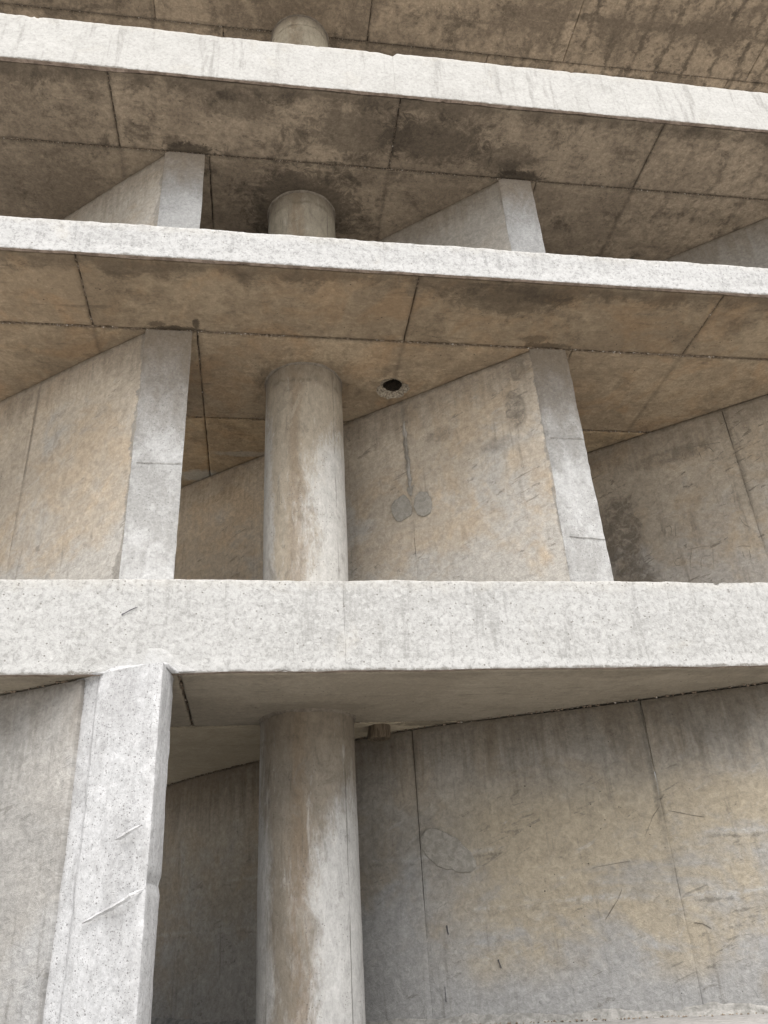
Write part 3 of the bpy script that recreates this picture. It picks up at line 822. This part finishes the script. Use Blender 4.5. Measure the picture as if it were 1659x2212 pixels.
def slab(label, yf, zb, zt, fjoints, strips, crosses, mf, ms, seed, hole=None, notch=None, jw=0.0, wav=1.0, jx=0.0, ye=YE, gs=.0078, pale=None):
    msb = paler(ms, pale) if pale else ms  # back row coloured lighter, as if lit from behind
    root = thing('concrete_slab', label, 'slab', (XA, yf, zb), 'horizontal concrete slabs of the facade')
    # fascia pieces
    xs = [XA] + [x for x in fjoints] + [XB]
    for k in range(len(xs) - 1):
        a, b = xs[k] + .0006, xs[k+1] - .0006
        ts = np.concatenate([[a, a + .006], np.arange(a + .018, b - .018, .018), [b - .006, b]])
        endw = (np.exp(-(ts - a)/.012) + np.exp(-(b - ts)/.012))
        def mapf(y, z, t, a=a, b=b):
            P = np.stack([t, y, z], 1)
            up = np.clip((z - zb)/(zt - zb), 0, 1)
            T3 = np.stack([t, t*0 + seed, t*0], 1)
            P[:, 2] += wav*up**2*(.011*fbm(T3, .9, 2, seed) + .012*np.maximum(0, fbm(T3, 5, 3, seed + 2) - .25)) + (1 - up)**2*.006*fbm(T3, 2.3, 3, seed + 5)
            if notch:
                P[:, 2] -= up**3*notch[1]*np.maximum(0, 1 - np.abs(t - notch[0])/np.where(t < notch[0], notch[2], .05))**1.3
            e = np.exp(-(t - a)/.010) + np.exp(-(b - t)/.010)
            P[:, 1] += e*.0025*np.clip((yf + .15 - y)/.1, 0, 1)
            return P
        def dsp(P, w):
            return .006*fbm(P, 1.4, 3, seed + 7) + .0025*fbm(P, 9, 3, seed + 8)
        loft('fascia', [(yf, zb), (yf, zt), (yf + .26, zt), (yf + .26, zb + .056), (yf + .045, zb + .056), (yf + .036, zb + .002)],
             (.022, .06, .2, .1, .06, .04), (.006, .011, 0, 0, 0, 0), ts, mapf, [mf, M_LIP, M_TOP], root, dsp, [0, 2, 2, 2, 1, 1], chip=.022, seed=seed)
    ys = [yf + .044] + strips
    gl = []
    for r in range(len(ys) - 1):
        xx = [XA] + [x for x in crosses[min(r, len(crosses) - 1)] if XA + .3 < x < XB - .3] + [XB]
        for k in range(len(xx) - 1):
            x0, x1 = xx[k], xx[k+1]
            hh = hole if hole and x0 < hole[0] < x1 and ys[r] < hole[1] < ys[r+1] else None
            soffit_panel(root, x0, x1, ys[r], ys[r+1], zb, msb if r == len(ys) - 2 else ms, seed + r*40 + k*7, hh, wide=(jx if k else 0, jx if k < len(xx) - 2 else 0, jw if r else 0, jw if r < len(ys) - 2 else 0))
            if k and r < 2:
                gl.append(((x0, ys[r], zb + .012), (x0, ys[r+1], zb + .012)))
        if r:
            gl += [((XA, ys[r], zb + .010), (XB, ys[r], zb + .010))]*2
    grit('joint_grit', gl, gs*1.2, gs, 95, [M_GRIT, M_GRITL], root, seed)
    # body of the slab above the panels
    cz0, cz1 = zb + .050, zt - .012
    if hole:
        hx, hy, hr = hole
        q = .24
        for i, (a, b, c, d) in enumerate(((XA, hx - q, yf + .25, ye), (hx + q, XB, yf + .25, ye), (hx - q, hx + q, yf + .25, hy - q), (hx - q, hx + q, hy + q, ye))):
            box('slab_body', a, b, c, d, cz0, cz1, [M_CORE], root)
        # rusty sleeve of the drain
        m = 28
        V, F = [], []
        for z in (zb + .036, zb + .16, cz1 - .02):
            for j in range(m):
                t = 2*math.pi*j/m
                V.append((hx + math.cos(t)*(hr + .012), hy + math.sin(t)*(hr + .012), z))
        for r in range(2):
            for j in range(m):
                F.append((r*m + j, r*m + (j+1) % m, (r+1)*m + (j+1) % m, (r+1)*m + j))
        F.append(tuple(2*m + j for j in range(m)))
        build('drain_sleeve', V, F, M_BLK, root, smooth=False, label='black round drain opening with a broken rim in the soffit')
        box('slab_body', hx - q, hx + q, hy - q, hy + q, cz1 - .018, cz1, [M_CORE], root)
    else:
        box('slab_body', XA, XB, yf + .25, ye, cz0, cz1, [M_CORE], root)
    # upper face
    V = []
    gx, gy = np.linspace(XA, XB, 60), np.linspace(yf + .262, ye, 20)
    PX, PY = np.meshgrid(gx, gy)
    V = np.stack([PX.ravel(), PY.ravel(), np.full(PX.size, cz1 + .005)], 1)
    V[:, 2] += .002*fbm(V, 2, 3, seed)
    F = [(j*60+i, j*60+i+1, (j+1)*60+i+1, (j+1)*60+i) for j in range(19) for i in range(59)]
    build('top_surface', V, F, M_TOP, root, recalc=False)
    return root
in_x = [-.640 + 3.7*k for k in range(-2, 4)]
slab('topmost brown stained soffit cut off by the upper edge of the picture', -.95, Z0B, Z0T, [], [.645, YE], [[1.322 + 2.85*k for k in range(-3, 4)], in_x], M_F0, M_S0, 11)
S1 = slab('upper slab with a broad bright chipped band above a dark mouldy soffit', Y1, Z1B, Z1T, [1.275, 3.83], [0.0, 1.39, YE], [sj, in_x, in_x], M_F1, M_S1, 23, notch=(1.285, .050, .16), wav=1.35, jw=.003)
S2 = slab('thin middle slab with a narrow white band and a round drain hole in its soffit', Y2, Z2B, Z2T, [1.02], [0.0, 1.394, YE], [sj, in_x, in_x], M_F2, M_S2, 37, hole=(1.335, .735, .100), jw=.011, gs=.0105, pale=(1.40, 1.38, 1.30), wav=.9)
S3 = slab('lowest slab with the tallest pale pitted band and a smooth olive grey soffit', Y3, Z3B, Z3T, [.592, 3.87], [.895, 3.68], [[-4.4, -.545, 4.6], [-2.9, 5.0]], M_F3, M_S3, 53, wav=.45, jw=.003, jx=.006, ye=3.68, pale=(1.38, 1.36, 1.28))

# ------------------------------------------------------------------ oblique fin walls of the middle and upper storeys
def fin(label, x0, x1, z0, z1, joints, mw, mn, seed, d=FD, end=None, ret_w=.036, pale=None, group='oblique fin walls behind the middle and upper bands'):
    root = thing('fin_wall', label, 'wall', (x0, 0, z0), group)
    nrm = np.array([-d[1], d[0]])*-1.0
    nrm = np.array([-d[1], -abs(d[0])]) if False else np.array([-abs(d[1]), -abs(d[0])])
    L0 = np.array([x0, 0.0])
    thick = (x1 - x0)*abs(d[1])
    # end piece: front face, short return on the left
    a = L0 + nrm*.004
    ret = a + d*ret_w
    rr = np.array([x1, 0.0])
    back_r = rr + d*.30
    back_l = ret - nrm*.05
    back_m = L0 + d*.30 - nrm*.05
    zs = np.concatenate([np.arange(z0, z1 - .03, .03), [z1]])
    def mp(u, v, t): return np.stack([u, v, t], 1)
    def dn(P, w): return .004*fbm(P, 2.0, 3, seed) + .0018*fbm(P, 12, 3, seed + 1) + w*.004*fbm(P, 5, 3, seed+2)
    loft('fin_end', [tuple(L0 + np.array([.012, 0])), tuple(rr), tuple(back_r), tuple(back_m), tuple(back_l), tuple(ret)], (.035, .2, .3, .2, .2, .04), (.012, .010, 0, 0, 0, .003),
         zs, mp, [mn, M_RET], root, dn, [0, 0, 0, 0, 0, 0], chip=.016, seed=seed)
    ss = [ret_w - .008] + joints + [end or (YE - .01)/abs(d[1])]
    for k in range(len(ss) - 1):
        sA, sB = ss[k] + .0006, ss[k+1] - .0006
        A, B = L0 + d*sA, L0 + d*sB
        th = np.array([thick, 0.0])
        Cc, Dd = B - nrm*thick*.94, A - nrm*thick*.94
        st = .06 if sB < 5.5 else .09
        loft('wall_panel', [tuple(A), tuple(B), tuple(Cc), tuple(Dd)], (st, .2, .6, .2), (.002, .002, 0, 0), np.concatenate([np.arange(z0, z1 - .075, .06), [z1 - .026]]),
             mp, (pale if pale and k == len(ss) - 2 else mw), root, lambda P, w: .006*fbm(P, 1.3, 3, seed + 5) + .002*fbm(P, 8, 3, seed + 6), chip=.001, seed=seed + k)
    return root
G_MU = 'oblique fin walls behind the middle and upper bands'
f1 = fin('left tan fin wall with a pale pitted end in the middle storey', -1.0756, -.6747, Z3T - .01, Z2B + .01, [1.42], M_W1, M_N, 103, end=2.1, d=np.array([-.803, .596]))  # unseen rear cut short to let daylight into the recess
f2 = fin('tan fin wall with two round grey mortar patches, right of the column', 2.636, 2.992, Z3T - .01, Z2B + .01, [1.485, 2.95], M_W2, M_N, 107, pale=M_W2P)  # innermost panel takes the lightened colour that paints light in the recess
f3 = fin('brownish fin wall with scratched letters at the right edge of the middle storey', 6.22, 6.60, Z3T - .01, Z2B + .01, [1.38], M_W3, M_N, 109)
u1 = fin('left grey fin wall in the upper storey, seen above the thin middle band', -1.0756, -.6747, Z2T - .01, Z1B + .01, [1.6], M_WU, M_NU, 113, end=2.3)  # unseen rear shortened here too, so more light gets in
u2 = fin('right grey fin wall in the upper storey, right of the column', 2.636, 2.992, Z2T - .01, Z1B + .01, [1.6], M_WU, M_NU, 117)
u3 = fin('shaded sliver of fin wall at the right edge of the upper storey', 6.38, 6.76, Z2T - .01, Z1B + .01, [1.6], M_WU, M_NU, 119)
# pour lines on the fin ends
strip('pour_ridge', [[(-1.062, -.006, 3.70), (-.69, -.006, 3.705)]], (0, -1, 0), .020, .004, M_N, f1, 5)
for L in ([(2.655, -.006, 4.09), (2.985, -.006, 4.088)], [(2.66, -.006, 3.055), (2.985, -.006, 3.03)]):
    strip('pour_ridge', [L], (0, -1, 0), .018, .004, M_N, f2, 6)
for nm, A in (('mortar_patch', P1), ('mortar_patch', P2)):
    blob(nm, A, FN, .010, M_MORT, f2, 3 if A is P1 else 8, label='round grey mortar patch')
def along(poly, nrm):
    return [tuple(np.array(q) + np.array(nrm)*.001) for q in poly]
blob('mortar_smear', SMEAR[5:10], FN, .005, M_MORT, f2, 12)
strip('mortar_smear', [[(1.464, .915, 4.86), (1.458, .920, 4.6), (1.468, .912, 4.3), (1.474, .907, 4.02)]], FN, .040, .003, M_RET, f2, 14, lift=.002)
strip('scratch', SCR3, FN, .0055, .0015, M_SCR, f3, 21, stuff=True, lift=.004)
strip('scratch', [[(-1.10, .045, 4.62), (-1.115, .05, 4.40), (-1.14, .065, 4.25)]], FN, .014, .003, M_MORTD, f1, 31, lift=.006)

# ------------------------------------------------------------------ lower fin walls: curved in plan, blunt projecting ends
LOW = [(4.75,-.60),(4.03,-.165),(3.36,.155),(2.68,.50),(1.95,.81),(1.305,1.13),(.62,1.67),(-.013,2.317),(-.513,2.85),(-1.015,3.5),(-1.20,3.75)]
def chaikin(P, n=2):
    P = [np.array(q, float) for q in P]
    for _ in range(n):
        Q = [P[0]]
        for a, b in zip(P[:-1], P[1:]):
            Q += [.75*a + .25*b, .25*a + .75*b]
        P = Q + [P[-1]]
    return np.array(P)
def low_fin(label, dx, cuts, mw, mn, seed, last=159, pale=None):
    root = thing('fin_wall', label, 'wall', (4.75 + dx, -.6, ZP), 'lower fin walls that carry the lowest band')
    C = chaikin(LOW) + np.array([dx, 0])
    # resample by arc length
    seg = np.linalg.norm(np.diff(C, axis=0), axis=1)
    S = np.concatenate([[0], np.cumsum(seg)])
    s = np.linspace(0, S[-1], 160)
    C = np.stack([np.interp(s, S, C[:, 0]), np.interp(s, S, C[:, 1])], 1)
    T = np.gradient(C, axis=0)
    T /= np.linalg.norm(T, axis=1, keepdims=True)
    N = np.stack([-T[:, 1], T[:, 0]], 1)
    N = np.where((N[:, 1:2] > 0), -N, N)
    top = Z3B - .016
    ci = [0] + [int(np.argmin(np.hypot(C[:, 0] - a, C[:, 1] - b))) for a, b in cuts] + [last]
    for k in range(len(ci) - 1):
        a, b = ci[k], ci[k+1]
        if k == 0:
            a = 3
        out = [tuple(C[i]) for i in range(a, b + 1)]
        out[0] = tuple(np.array(out[0]) + T[a]*.0012)
        out[-1] = tuple(np.array(out[-1]) - T[b]*.0012)
        inn = [tuple(C[i] - N[i]*.30) for i in range(b, a - 1, -12)]
        if inn[-1] != tuple(C[a] - N[a]*.30):
            inn.append(tuple(C[a] - N[a]*.30))
        cor = out + inn
        bev = [0]*len(cor)
        bev[0] = .002; bev[len(out) - 1] = .002
        loft('wall_panel', cor, [.05]*len(out) + [.6]*len(inn), bev, np.concatenate([np.arange(ZP - .02, top - .05, .05), [top]]),
             lambda u, v, t: np.stack([u, v, t], 1), (pale if pale and k == len(ci) - 2 else mw), root, lambda P, w: .008*fbm(P, 1.2, 3, seed) + .0025*fbm(P, 8, 3, seed + 2), chip=.001, seed=seed + k)
    # blunt end, standing forward of the band above
    o = np.array([dx + 5.80, 0])
    q = [(-1.062, -.56), (-1.045, -.60), (-.90, -.682), (-.76, -.762), (-.66, -.815), (-.618, -.818), (-.606, -.760), (-.584, -.60), (-.580, -.45), (-.80, -.33), (-1.20, -.40), (-1.215, -.462)]
    q = [tuple(np.array(p) + o) for p in q]
    def mp(u, v, t):
        f = np.clip((t - (Z3B - .02))/.02, 0, 1)
        return np.stack([u, v, t], 1)
    def dn(P, w):
        bite = .020*np.exp(-((P[:, 2] - .395)/.035)**2)*np.clip((P[:, 0] - o[0] + .66)/.06, 0, 1)
        return .006*fbm(P, 2.2, 3, seed) + .0025*fbm(P, 10, 3, seed + 1) + w*.004*fbm(P, 6, 3, seed + 3) - bite
    loft('fin_end', q, (.03, .03, .03, .03, .03, .03, .03, .03, .2, .2, .2, .03), (.004, .006, 0, 0, 0, .004, .004, 0, 0, 0, 0, .004),
         np.concatenate([np.arange(ZP - .02, Z3B - .02, .025), [Z3B - .006, Z3B + .004]]), mp, mn, root, dn, chip=.020, seed=seed)
    # mortar smeared from the top of the end onto the band
    front = chaikin([(-1.07, -.575), (-.90, -.672), (-.76, -.752), (-.66, -.803), (-.622, -.805), (-.604, -.73), (-.582, -.60)], 2)
    n = 70
    sg = np.concatenate([[0], np.cumsum(np.linalg.norm(np.diff(front, axis=0), axis=1))])
    ss = np.linspace(0, sg[-1], n)
    fr = np.stack([np.interp(ss, sg, front[:, 0]), np.interp(ss, sg, front[:, 1])], 1) + o
    u = np.linspace(0, 1, n)
    V, F = [], []
    K = 7
    for k in range(K):
        t = k/(K - 1)
        hgt = .075*np.sin(np.pi*np.clip(u*.98 + .01, 0, 1))**.7*(.75 + .35*u)
        y = fr[:, 1]*(1 - t) + (Y3 - .003)*t - .01*t*(1 - t)
        y = np.where(k == K - 1, Y3 + .012, y)
        x = fr[:, 0] + (u - .5)*.10*t
        z = Z3B - .004 + hgt*(t**.8)
        Pk = np.stack([x, y, z], 1)
        Pk[:, 2] += .014*fbm(Pk, 9, 3, seed + 4)*t
        Pk[:, 1] -= .006*fbm(Pk, 14, 3, seed + 6)*(1 if k < K - 1 else 0) + .003
        V.append(Pk)
    V = np.concatenate(V)
    for k in range(K - 1):
        for i in range(n - 1):
            F.append((k*n + i, k*n + i + 1, (k+1)*n + i + 1, (k+1)*n + i))
    build('mortar_fillet', V, F, M_NL, root, smooth=True)
    # crumbly bed joint under the slab
    ln = [((C[i, 0] + N[i, 0]*.006, C[i, 1] + N[i, 1]*.006, Z3B - .006), (C[i+4, 0] + N[i+4, 0]*.006, C[i+4, 1] + N[i+4, 1]*.006, Z3B - .006)) for i in range(4, last - 9, 4)]
    grit('joint_grit', ln, .010, .011, 50, [M_GRIT, M_GRITL], root, seed + 8)
    return root
l1 = low_fin('pale pitted fin at lower left whose blunt end props the lowest band', -5.80, [], M_WL1, M_NL, 201, last=42)  # hidden length cut off so light enters the bay from the left
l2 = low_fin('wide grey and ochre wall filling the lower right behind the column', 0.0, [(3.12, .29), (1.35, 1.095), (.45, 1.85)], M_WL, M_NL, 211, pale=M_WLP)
blob('lime_smear', [(-1.10, Y3 - .002, 1.700), (-1.0, Y3 - .002, 1.745), (-.88, Y3 - .002, 1.785), (-.76, Y3 - .002, 1.850), (-.66, Y3 - .002, 1.865), (-.57, Y3 - .002, 1.80), (-.50, Y3 - .002, 1.735), (-.44, Y3 - .002, 1.695), (-.75, Y3 - .002, 1.692)],
     np.array([0, -1.0, 0]), .0035, M_LIME, S3, 29)
# marks on the two lower fins
for L in ([(-.975, -.668, .20), (-.88, -.727, .245), (-.79, -.815, .275), (-.70, -.868, .325), (-.62, -.80, .36)], [(-.82, -.792, .63), (-.735, -.850, .66), (-.665, -.855, .695)]):
    strip('pour_ridge', [L], (-.3, -.95, 0), .028, .004, M_NL, l1, 41, lift=-.001)
NL = np.array([-.45, -.893, 0])
blob('mortar_patch', OVAL, np.array([-.5, -.866, 0]), .014, M_MORT, l2, 17, label='oval grey mortar patch')
strip('scratch', [L for i, L in enumerate(SCRL) if i not in (3, 4, 5, 6, 8, 10, 11, 13, 14)], NL, .0045, .0015, M_SCR, l2, 51, stuff=True, lift=.006)
for k, L in enumerate(SLIV):
    strip('metal_sliver', [L], NL, .010, .010, M_SLV, l2, 60 + k, taper=False, lift=.006)
# rough skirt of mortar along the foot of the wall
Cw = chaikin(LOW)
for root, off in ((l2, np.array([0, 0])),):
    V, F = [], []
    seg = np.concatenate([[0], np.cumsum(np.linalg.norm(np.diff(Cw, axis=0), axis=1))])
    s = np.arange(.2, seg[-1] - .1, .015)
    cx = np.interp(s, seg, Cw[:, 0]); cy = np.interp(s, seg, Cw[:, 1])
    tx, ty = np.gradient(cx), np.gradient(cy)
    nn = np.stack([ty, -tx], 1); nn /= np.linalg.norm(nn, axis=1, keepdims=True)
    nn = np.where(nn[:, 1:2] > 0, -nn, nn)
    P0 = np.stack([cx, cy, cx*0], 1)
    n = len(s)
    rows = []
    for k, (d, z) in enumerate(((.001, .055), (.010, .045), (.022, .018), (.045, .006), (.075, -.012))):
        R = P0.copy()
        dd = d + (.010*np.abs(fbm(P0, 9, 3, 70 + k)) if k else -.004)
        R[:, :2] += nn*dd[:, None] if not np.isscalar(dd) else nn*dd
        R[:, 2] = ZP + z + .030*fbm(P0, 3.5, 4, 80)*(z > 0.01) + .008*fbm(P0, 22, 3, 90 + k)
        rows.append(R)
    V = np.concatenate(rows)
    for k in range(4):
        for i in range(n - 1):
            F.append((k*n+i, k*n+i+1, (k+1)*n+i+1, (k+1)*n+i))
    build('mortar_skirt', V, F, M_SKIRT, root, smooth=False)
    ln = [((cx[i] + nn[i, 0]*.05, cy[i] + nn[i, 1]*.05, ZP + .006), (cx[i+6] + nn[i+6, 0]*.05, cy[i+6] + nn[i+6, 1]*.05, ZP + .006)) for i in range(0, n - 8, 6)]
    grit('wall_crumbs', ln, .022, .009, 110, [M_GRIT, M_GRITL], root, 91)

# ------------------------------------------------------------------ round columns, one per storey
def column(label, z0, z1, key, seed):
    root = thing('round_column', label, 'column', (XC, YC, z0), 'round columns standing one above another')
    m = 110
    zs = np.concatenate([np.arange(z0, z1 - .06, .05), [z1 - .03, z1 - .012, z1]])
    V, F = [], []
    for z in zs:
        t = np.linspace(0, 2*math.pi, m, endpoint=False)
        P = np.stack([XC + RC*np.cos(t), YC + RC*np.sin(t), np.full(m, z)], 1)
        r = .0045*fbm(P, 1.6, 3, seed) + .002*fbm(P, 9, 3, seed + 2)
        P[:, 0] += np.cos(t)*r; P[:, 1] += np.sin(t)*r
        V.append(P)
    V = np.concatenate(V)
    for i in range(len(zs) - 1):
        for j in range(m):
            F.append((i*m+j, i*m+(j+1) % m, (i+1)*m+(j+1) % m, (i+1)*m+j))
    build('shaft', V, F, M_C[key], root, smooth=True, recalc=False)
    # uneven mortar ring where shaft meets soffit
    V, F = [], []
    K = 5
    for k in range(K):
        u = k/(K - 1)
        t = np.linspace(0, 2*math.pi, m, endpoint=False)
        rr = RC + .003 + .018*u**1.6
        ring = np.stack([np.cos(t), np.sin(t), t*0 + k*.1], 1)
        rr = rr*(1 + .006*fbm(ring, 3, 3, seed + 5)) + .010*u*fbm(ring, 4, 3, seed + 6)
        z = z1 - .030*(1 - u)**1.4*(1 + .4*fbm(ring, 5, 3, seed + 7)) + .002*(k == K - 1)
        V.append(np.stack([XC + rr*np.cos(t), YC + rr*np.sin(t), z], 1))
    V = np.concatenate(V)
    for k in range(K - 1):
        for j in range(m):
            F.append((k*m+j, k*m+(j+1) % m, (k+1)*m+(j+1) % m, (k+1)*m+j))
    build('mortar_ring', V, F, M_MORTD, root, smooth=True, recalc=False)
    return root
column('thick round column below the lowest band, brown on the left and pale on the right', ZP - .01, Z3B + .004, 'low', 301)
column('round column in the middle storey with an orange brown run down its front', Z3T - .01, Z2B + .004, 'mid', 311)
column('short visible top of a round column between the two upper bands', Z2T - .01, Z1B + .004, 'up', 321)
column('dome-like column top peeping over the uppermost bright band', Z1T - .01, Z0B + .004, 'top', 331)

# ------------------------------------------------------------------ wooden stub in the soffit beside the lower column
def wood_mat():
    g = G('old_split_wood', .85, .2)
    v = g.noise(14, 6, .65, .5, st=(3, 3, .25))
    cr = g.sm(g.noise(9, 5, .6, 1.0, st=(4, 4, .3), off=(2, 1, 0)), .60, .68)
    c = g.mix((.055, .042, .028), (.13, .10, .07), g.sm(v, .38, .62))
    c = g.mix(c, (.02, .014, .01), g.mul(cr, .9))
    return g.done(c, g.sub(v, g.mul(cr, 1.0)), .8, .01)
M_WOOD = wood_mat()
wx, wy = 1.045, 1.035
st = thing('wooden_stub', 'cracked round wooden stub poking from the soffit beside the lower column', 'wood', (wx, wy, Z3B - .11))
m = 40
V, F = [], []
prof = [(.098, Z3B + .01), (.100, Z3B - .03), (.104, Z3B - .08), (.102, Z3B - .100), (.088, Z3B - .108), (.05, Z3B - .106), (.018, Z3B - .104)]
for r, z in prof:
    t = np.linspace(0, 2*math.pi, m, endpoint=False)
    ring = np.stack([np.cos(t), np.sin(t), t*0], 1)
    split = .014*np.maximum(0, fbm(ring, 7, 2, 5) - .25) if r > .08 else 0
    rr = r*(1 + .03*fbm(ring, 2, 2, 9)) - split
    off = (Z3B - z)*-.12
    V.append(np.stack([wx + off + rr*np.cos(t), wy + rr*np.sin(t), z + .004*fbm(ring*r*10, 3, 2, 4)], 1))
V = np.concatenate(V)
for k in range(len(prof) - 1):
    for j in range(m):
        F.append((k*m+j, k*m+(j+1) % m, (k+1)*m+(j+1) % m, (k+1)*m+j))
F.append(tuple((len(prof)-1)*m + j for j in range(m)))
F.append(tuple(range(m - 1, -1, -1)))
build('log_end', V, F, M_WOOD, st, smooth=False)

# small dark sliver caught on the lowest band
P = [(-.945, Y3 - .012, 2.100), (-.925, Y3 - .014, 2.108), (-.897, Y3 - .014, 2.128), (-.872, Y3 - .013, 2.142), (-.845, Y3 - .011, 2.155)]
w = [.010, .008, .007, .008, .003]
V, F = [], []
for (x, y, z), r in zip(P, w):
    for q in ((0, -1), (.7, .0), (0, .8), (-.7, .0)):
        V.append((x + q[0]*r*.5, y + q[1]*r*.6, z + q[0]*r + (.4*r if q[1] < 0 else 0)))
for i in range(4):
    for j in range(4):
        F.append((i*4+j, i*4+(j+1) % 4, (i+1)*4+(j+1) % 4, (i+1)*4+j))
F += [(3, 2, 1, 0), (16, 17, 18, 19)]
o = build('dark_sliver', V, F, mat_plain('slate_sliver', (.09, .088, .10), (.17, .165, .185), 60))
tag(o, 'small dark grey slanted sliver stuck on the lowest pale band near its left end', 'debris')
